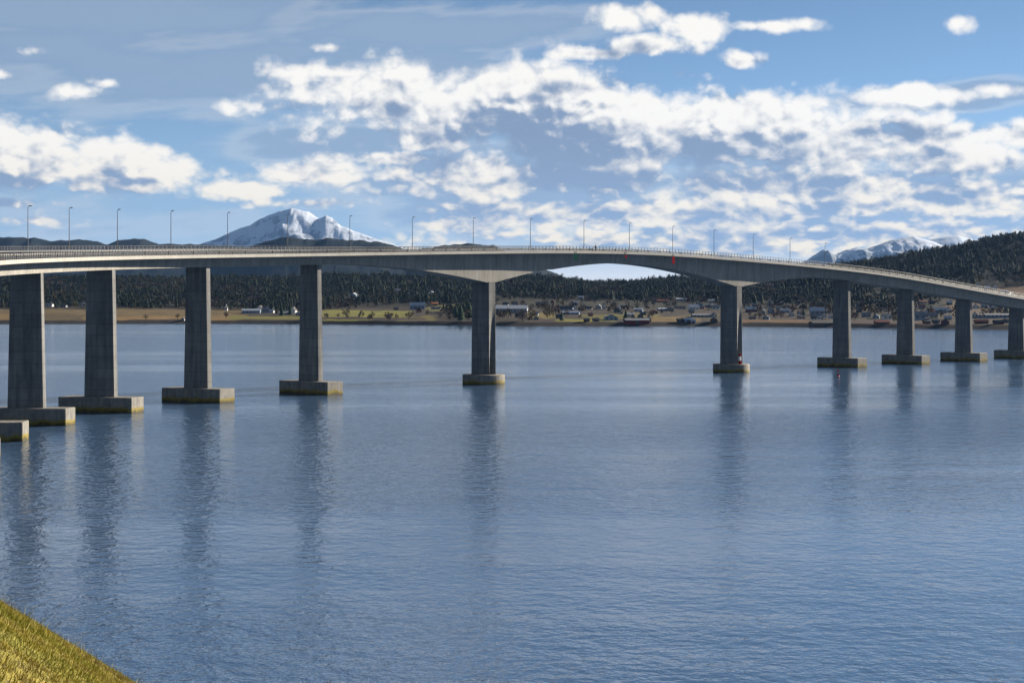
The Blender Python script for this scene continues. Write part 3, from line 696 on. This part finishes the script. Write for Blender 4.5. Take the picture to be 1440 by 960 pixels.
# single trees that stand out by the water
TREES = [(396,444,'s',9),(408,443,'s',8),(428,446,'b',6),(318,447,'b',5),(575,449,'b',6),(548,451,'b',5),(520,452,'b',5),(648,452,'s',12),(660,449,'s',13),(641,448,'s',10),(778,446,'b',10),(770,448,'b',8),(748,450,'b',8),(735,452,'b',7),(790,451,'s',7),
         (880,449,'s',7),(917,447,'b',6),(1062,430,'s',8),(1130,447,'s',7),(1098,448,'b',6),(1250,440,'b',7),(1345,436,'s',8),(1415,441,'s',8),(205,449,'b',4),(250,448,'b',4)]
TREES.sort(); tc_ = {}
for (u, yb, kind, hgt) in TREES:
    r_ = row_at(u, yb); x, D = place(u, r_); z = float(ground(u, r_)); gap = gap_of(u)
    key = ('spruce' if kind == 's' else 'tree'); tc_[(gap, kind)] = tc_.get((gap, kind), 0) + 1
    rt = empty('spruce_tree' if kind == 's' else 'bare_tree', (x, D, z - .2))
    tag(rt, ('dark spruce on far shore, %s spruce from left %s' if kind == 's' else 'leafless brown tree on far shore, %s from left %s') % (ORD[tc_[(gap, kind)] - 1], gap), 'tree', 'trees by the far shore')
    link('trunk', MB().tube([(0, 0, -.3), (0, 0, hgt * .5), (0, 0, hgt * .9)], [.25, .16, .05], 6).mesh('trunk'), M_BARK, rt)
    TV, TT = (conifer_template(rng, 6, 10, .08) if kind == 's' else clump_template(rng, 240, .22, .36, .05))
    me = fast_mesh('crown', TV * hgt * np.array([1.2, 1.2, 1.0]), TT)
    set_color(me, 'leaf', np.tile(np.array((.018, .034, .020) if kind == 's' else random.choice([(.085, .06, .045), (.11, .085, .045), (.07, .05, .045)])), (len(TV), 1)))
    link('crown', me, M_LEAF, rt)
# ================================================================ marks on and by the bridge
def sx(px, n=HW):
    """station on the near edge that is seen at this pixel column"""
    ss = np.arange(-170, 280, .25); v = []
    for s in ss: q = at(s, n, 0); v.append(720 + F * q[0] / q[1])
    v = np.array(v); ok = np.where(np.diff(v, prepend=-1e9) > 0)[0]; return float(ss[ok[np.argmin(abs(v[ok] - px))]])
M_GREEN = plain('green_paint', (.006, .050, .032), .95, .1, .8, .02); M_RED = plain('red_paint', (.22, .006, .012), .95, .12, .8, .02); M_WHITE = plain('white_paint', (.75, .74, .72), .5, .08)
def board(name, px, shape, mat, label, drop=.75):
    s = sx(px); z = ztop(s, HW) - drop; h = heading(s); x, y, _ = at(s, HW + .09, 0)
    r = empty(name, (x, y, z), h); tag(r, label, 'sign')
    n = len(shape); V = [(a, -.03, c) for a, c in shape] + [(a, .03, c) for a, c in shape]
    Fc = [tuple(range(n)), tuple(range(2 * n - 1, n - 1, -1))] + [(k, n + k, n + (k + 1) % n, (k + 1) % n) for k in range(n)]
    link('panel', mesh_from('panel', V, Fc), mat, r)
    hi = max(c for a, c in shape)
    for a in (-.25, .25):
        link('bracket', MB().box(a - .025, a + .025, .03, .10, -.35, drop - .08).mesh('bracket'), M_STEEL, r)
    return r
board('navigation_mark', 809, [(-.62, -1.45), (.62, -1.45), (.42, -.5), (.25, .1), (-.25, .1), (-.42, -.5)], M_GREEN, 'green triangular navigation mark on the bridge girder over the main span')
board('navigation_mark', 947, [(-.42, -1.75), (.42, -1.75), (.42, .0), (-.42, .0)], M_RED, 'large red rectangular navigation mark on the bridge girder')
board('navigation_mark', 880, [(-.3, -.75), (.3, -.75), (.3, -.15), (-.3, -.15)], M_RED, 'small faded red mark at the middle of the main span')

# banded navigation light on the footing of the sixth pier
s6 = float(STA[9]); x, y = axis(s6); t = tangent(s6)
q = (x + t[1] * 3.9 + t[0] * -1.2, y - t[0] * 3.9 + t[1] * -1.2)
r = tag(empty('navigation_light', (q[0], q[1], 2.25)), 'red and white banded navigation light standing on the round pier footing', 'navigation light')
for k, (z0, z1, m) in enumerate(((0, .95, M_RED), (.95, 2.05, M_WHITE), (2.05, 2.7, M_RED))):
    link('band', MB().tube([(0, 0, z0), (0, 0, z1)], .33, 14).mesh('band'), m, r)
link('lantern', MB().tube([(0, 0, 2.7), (0, 0, 2.85), (0, 0, 3.05), (0, 0, 3.12)], [.12, .17, .17, .05], 12).mesh('lantern'), M_STEEL, r)

# red spar buoy in front of the seventh pier
D = 425.0; bx_ = (1178.5 - 720) / F * D
r = tag(empty('spar_buoy', (bx_, D, 0)), 'small red spar buoy floating in front of the seventh bridge pier', 'buoy')
link('float_body', MB().tube([(0, 0, -.5), (0, 0, -.1), (0, 0, .35), (0, 0, .55), (0, 0, .62)], [.25, .42, .42, .28, .10], 14).mesh('float_body'), M_RED, r)
link('collar', MB().tube([(0, 0, .18), (0, 0, .30)], .43, 14).mesh('collar'), M_WHITE, r)
link('mast', MB().tube([(0, 0, .6), (0, 0, 1.55)], .06, 8).mesh('mast'), M_RED, r)
link('topmark', MB().tube([(0, 0, 1.5), (0, 0, 1.85)], .17, 10).mesh('topmark'), M_RED, r)

# ================================================================ person walking on the near side of the deck
def person(s, n):
    x, y, z = at(s, n, ztop(s, n) - .16)
    h = heading(s)
    r = tag(empty('person', (x, y, z), h), 'person in a grey brown coat and dark trousers walking on the bridge', 'person')
    P = [(0, 0, .95), (0, 0, 1.15), (0, 0, 1.40), (.02, 0, 1.52), (.04, 0, 1.66),          # pelvis to head
         (.0, .10, .90), (.16, .11, .50), (.10, .11, .09), (.24, .11, .04),                 # leading leg
         (.0, -.10, .90), (-.06, -.11, .50), (-.30, -.11, .12), (-.18, -.11, .04),          # trailing leg
         (0, .19, 1.40), (-.06, .25, 1.14), (.06, .27, .92), (0, -.19, 1.40), (.06, -.25, 1.14), (.20, -.26, .95), (.06, 0, 1.78)]
    E = [(0, 1), (1, 2), (2, 3), (3, 4), (4, 19), (0, 5), (5, 6), (6, 7), (7, 8), (0, 9), (9, 10), (10, 11), (11, 12), (2, 13), (13, 14), (14, 15), (2, 16), (16, 17), (17, 18)]
    Rd = [.15, .145, .15, .06, .10, .09, .065, .05, .04, .09, .065, .05, .04, .065, .05, .035, .065, .05, .035, .085]
    me = bpy.data.meshes.new('body'); me.from_pydata(P, E, [])
    o = link('body', me, None, r)
    md = o.modifiers.new('skin', 'SKIN')
    for k, sv in enumerate(me.skin_vertices[0].data):
        sv.radius = (Rd[k], Rd[k] * (1.25 if k in (0, 1, 2) else 1)); sv.use_root = (k == 0)
    o.modifiers.new('sub', 'SUBSURF').levels = 1; o.modifiers['sub'].render_levels = 1
    m, b, p = material('coat_and_trousers', .9, .1)
    tcx = b.node('ShaderNodeSeparateXYZ'); b.put(tcx.inputs[0], b.node('ShaderNodeTexCoord').outputs['Object'])
    c = b.mix(b.m('GREATER_THAN', tcx.outputs[2], .82), (.02, .022, .03), (.12, .10, .085))
    c = b.mix(b.m('GREATER_THAN', tcx.outputs[2], 1.50), c, (.42, .27, .20))
    c = b.mix(b.m('GREATER_THAN', tcx.outputs[2], 1.74), c, (.06, .04, .03))
    b.put(p.inputs['Base Color'], c); me.materials.append(m)
person(sx(837, 4.6), 4.6)

# ================================================================ white car near the far end of the deck
def car(s, n, label):
    x, y, z = at(s, n, ztop(s, n) - .155); gr = (float(_top(s + 2)) - float(_top(s - 2))) / 4
    r = tag(empty('car', (x, y, z), heading(s)), label, 'car'); r.rotation_euler[1] = -math.atan(gr)
    prof = [(-2.1, .35), (-2.12, .75), (-1.95, .95), (-1.35, 1.02), (-.75, 1.42), (.55, 1.45), (1.25, 1.02), (1.9, .88), (2.12, .70), (2.12, .35)]
    rings = []
    for yy, k in ((-.86, .9), (-.80, 1.0), (.80, 1.0), (.86, .9)):
        rings.append([(a, yy * (1 if c < 1.1 else .80), .35 + (c - .35) * (k if c < 1.1 else (.985 if k < 1 else 1))) for a, c in prof])
    link('body', MB().loft(rings).mesh('body'), plain('white_car_paint', (.78, .78, .77), .25, .04, .8, .5), r)
    G = plain('car_glass', (.02, .025, .03), .08, .05, .8, .6)
    for sg in (-1, 1):
        q = [(-1.15, sg * .845, 1.04), (1.1, sg * .845, 1.04), (.5, sg * .715, 1.38), (-.7, sg * .715, 1.38)]
        q2 = [(a, v - sg * .03, c) for a, v, c in q]
        link('side_window', MB().loft([q2, q]).mesh('side_window'), G, r)
    for a0, a1 in ((-1.36, -.79), (1.26, .58)):
        q = [(a0 * 1.01, -.66, 1.05), (a0 * 1.01, .66, 1.05), (a1 * 1.02, .58, 1.40), (a1 * 1.02, -.58, 1.40)]
        q2 = [(v[0] * .97, v[1], v[2] - .02) for v in q]
        link('windscreen', MB().loft([q2, q]).mesh('windscreen'), G, r)
    T = plain('tyre_rubber', (.02, .02, .02), .9, .1)
    for a in (-1.3, 1.32):
        for sg in (-1, 1):
            w = link('wheel', MB().tube([(a, sg * .72, .31), (a, sg * .90, .31)], .31, 16).mesh('wheel'), T, r)
            link('rim', MB().tube([(a, sg * .89, .31), (a, sg * .912, .31)], .19, 12).mesh('rim'), M_STEEL, w)
    for sg in (-1, 1):
        link('headlight', MB().box(2.04, 2.13, sg * .62 - .14, sg * .62 + .14, .66, .78).mesh('headlight'), M_WHITE, r)
        link('tail_light', MB().box(-2.13, -2.05, sg * .66 - .1, sg * .66 + .1, .72, .86).mesh('tail_light'), M_RED, r)
car(226.5, 1.8, 'white car driving on the bridge at the right edge of view')

# ================================================================ grassy slope at the photographer's feet
def slope(x, y):
    rho = np.hypot(x, y); z = 15.33 - .61 * (x + 7.8) - .365 * (y - 26)
    near = np.clip((24 - rho) / 24, 0, 1); far = np.clip(rho - 24, 0, None)
    z = z - 1.7 * near ** 2 - .016 * far ** 2
    return z
gx = np.unique(np.r_[np.arange(-46, 40, 2.0), np.arange(-14, 1, .25)]); gy = np.unique(np.r_[np.arange(-24, 66, 2.0), np.arange(6, 28, .25)])
GX, GY = np.meshgrid(gx, gy)
GZ = slope(GX, GY) + (fbm(GX / .9, GY / .9, 61, 4) - .5) * .10
GZ = np.maximum(GZ, -3.0)
me = grid_mesh('grass_slope', GX, GY, GZ)
gm, b, p = material('turf', .95, .1)
pos = b.node('ShaderNodeNewGeometry').outputs['Position']
n = b.noise(pos, 1.3, 5.0, .65); n2 = b.noise(pos, 9.0, 3.0, .6)
c = b.mix(b.lin(n, .38, .62), (.15, .135, .03), (.25, .21, .055)); c = b.mix(b.ss(n2, .52, .7), c, (.085, .07, .04))
b.put(p.inputs['Base Color'], c)
o = link('grass_slope', me, gm, smooth=True); o['kind'] = 'structure'
# blades
N = 170000
ang = RNG.uniform(math.atan2(-.36, 1), math.atan2(-.12, 1), N * 3); rad = np.sqrt(RNG.uniform(8.5 ** 2, 26 ** 2, N * 3))
bx = rad * np.sin(ang); by = rad * np.cos(ang)
keep = RNG.uniform(0, 1, len(bx)) < (.30 + .7 * fbm(bx * 1.5, by * 1.5, 71, 3)); bx, by = bx[keep][:N], by[keep][:N]; N = len(bx)
bz = slope(bx, by) + (fbm(bx / .9, by / .9, 61, 4) - .5) * .10 - .01
hh = RNG.uniform(.015, .05, N) * (.6 + .9 * fbm(bx * .8, by * .8, 77, 3)); th = RNG.uniform(0, 2 * math.pi, N); wd = RNG.uniform(.003, .007, N)
tall = RNG.uniform(0, 1, N) < .012; hh[tall] *= RNG.uniform(2.0, 4.0, tall.sum())
lean = RNG.uniform(.2, 1.1, N); la = RNG.normal(-.3, 1.2, N)
lx, ly = np.cos(la) * lean * hh, np.sin(la) * lean * hh
V = np.zeros((N, 3, 3)); ca, sa = np.cos(th) * wd, np.sin(th) * wd
V[:, 0] = np.stack([bx - ca, by - sa, bz], -1); V[:, 1] = np.stack([bx + ca, by + sa, bz], -1); V[:, 2] = np.stack([bx + lx, by + ly, bz + hh], -1)
me = fast_mesh('grass', V.reshape(-1, 3), np.arange(N * 3).reshape(-1, 3))
pal = np.array([(.36, .30, .055), (.32, .275, .05), (.21, .21, .035), (.40, .335, .12), (.19, .15, .06)])
w = fbm(bx * .7, by * .7, 83, 4); pick = np.clip(((w - .32) / .36 * 4 + RNG.normal(0, 1.1, N)).astype(int), 0, 4)
set_color(me, 'blade', np.repeat(pal[[2, 1, 0, 3, 4]][pick] * RNG.uniform(.7, 1.2, (N, 1)), 3, 0))
m, b, p = material('grass_blades', .8, .2); b.put(p.inputs['Base Color'], b.node('ShaderNodeVertexColor', layer_name='blade').outputs[0])
o = link('grass', me, m); tag(o, 'short yellow green grass on the slope in the lower left corner', 'grass'); o['kind'] = 'stuff'
# ================================================================ the air between here and the mountains
hz = bpy.data.materials.new('air'); hz.use_nodes = True; nt = hz.node_tree; nt.nodes.clear()
out = nt.nodes.new('ShaderNodeOutputMaterial'); pv = nt.nodes.new('ShaderNodeVolumePrincipled')
pv.inputs['Color'].default_value = (.25, .50, 1.0, 1); pv.inputs['Density'].default_value = 1.6e-5; pv.inputs['Anisotropy'].default_value = 0.2
nt.links.new(pv.outputs[0], out.inputs['Volume'])
mb = MB().box(-16000, 16000, -700, 16000, -12, 720)
o = link('haze', mb.mesh('haze'), hz); tag(o, 'thin blue haze in the air over the fjord', 'haze'); o['kind'] = 'stuff'
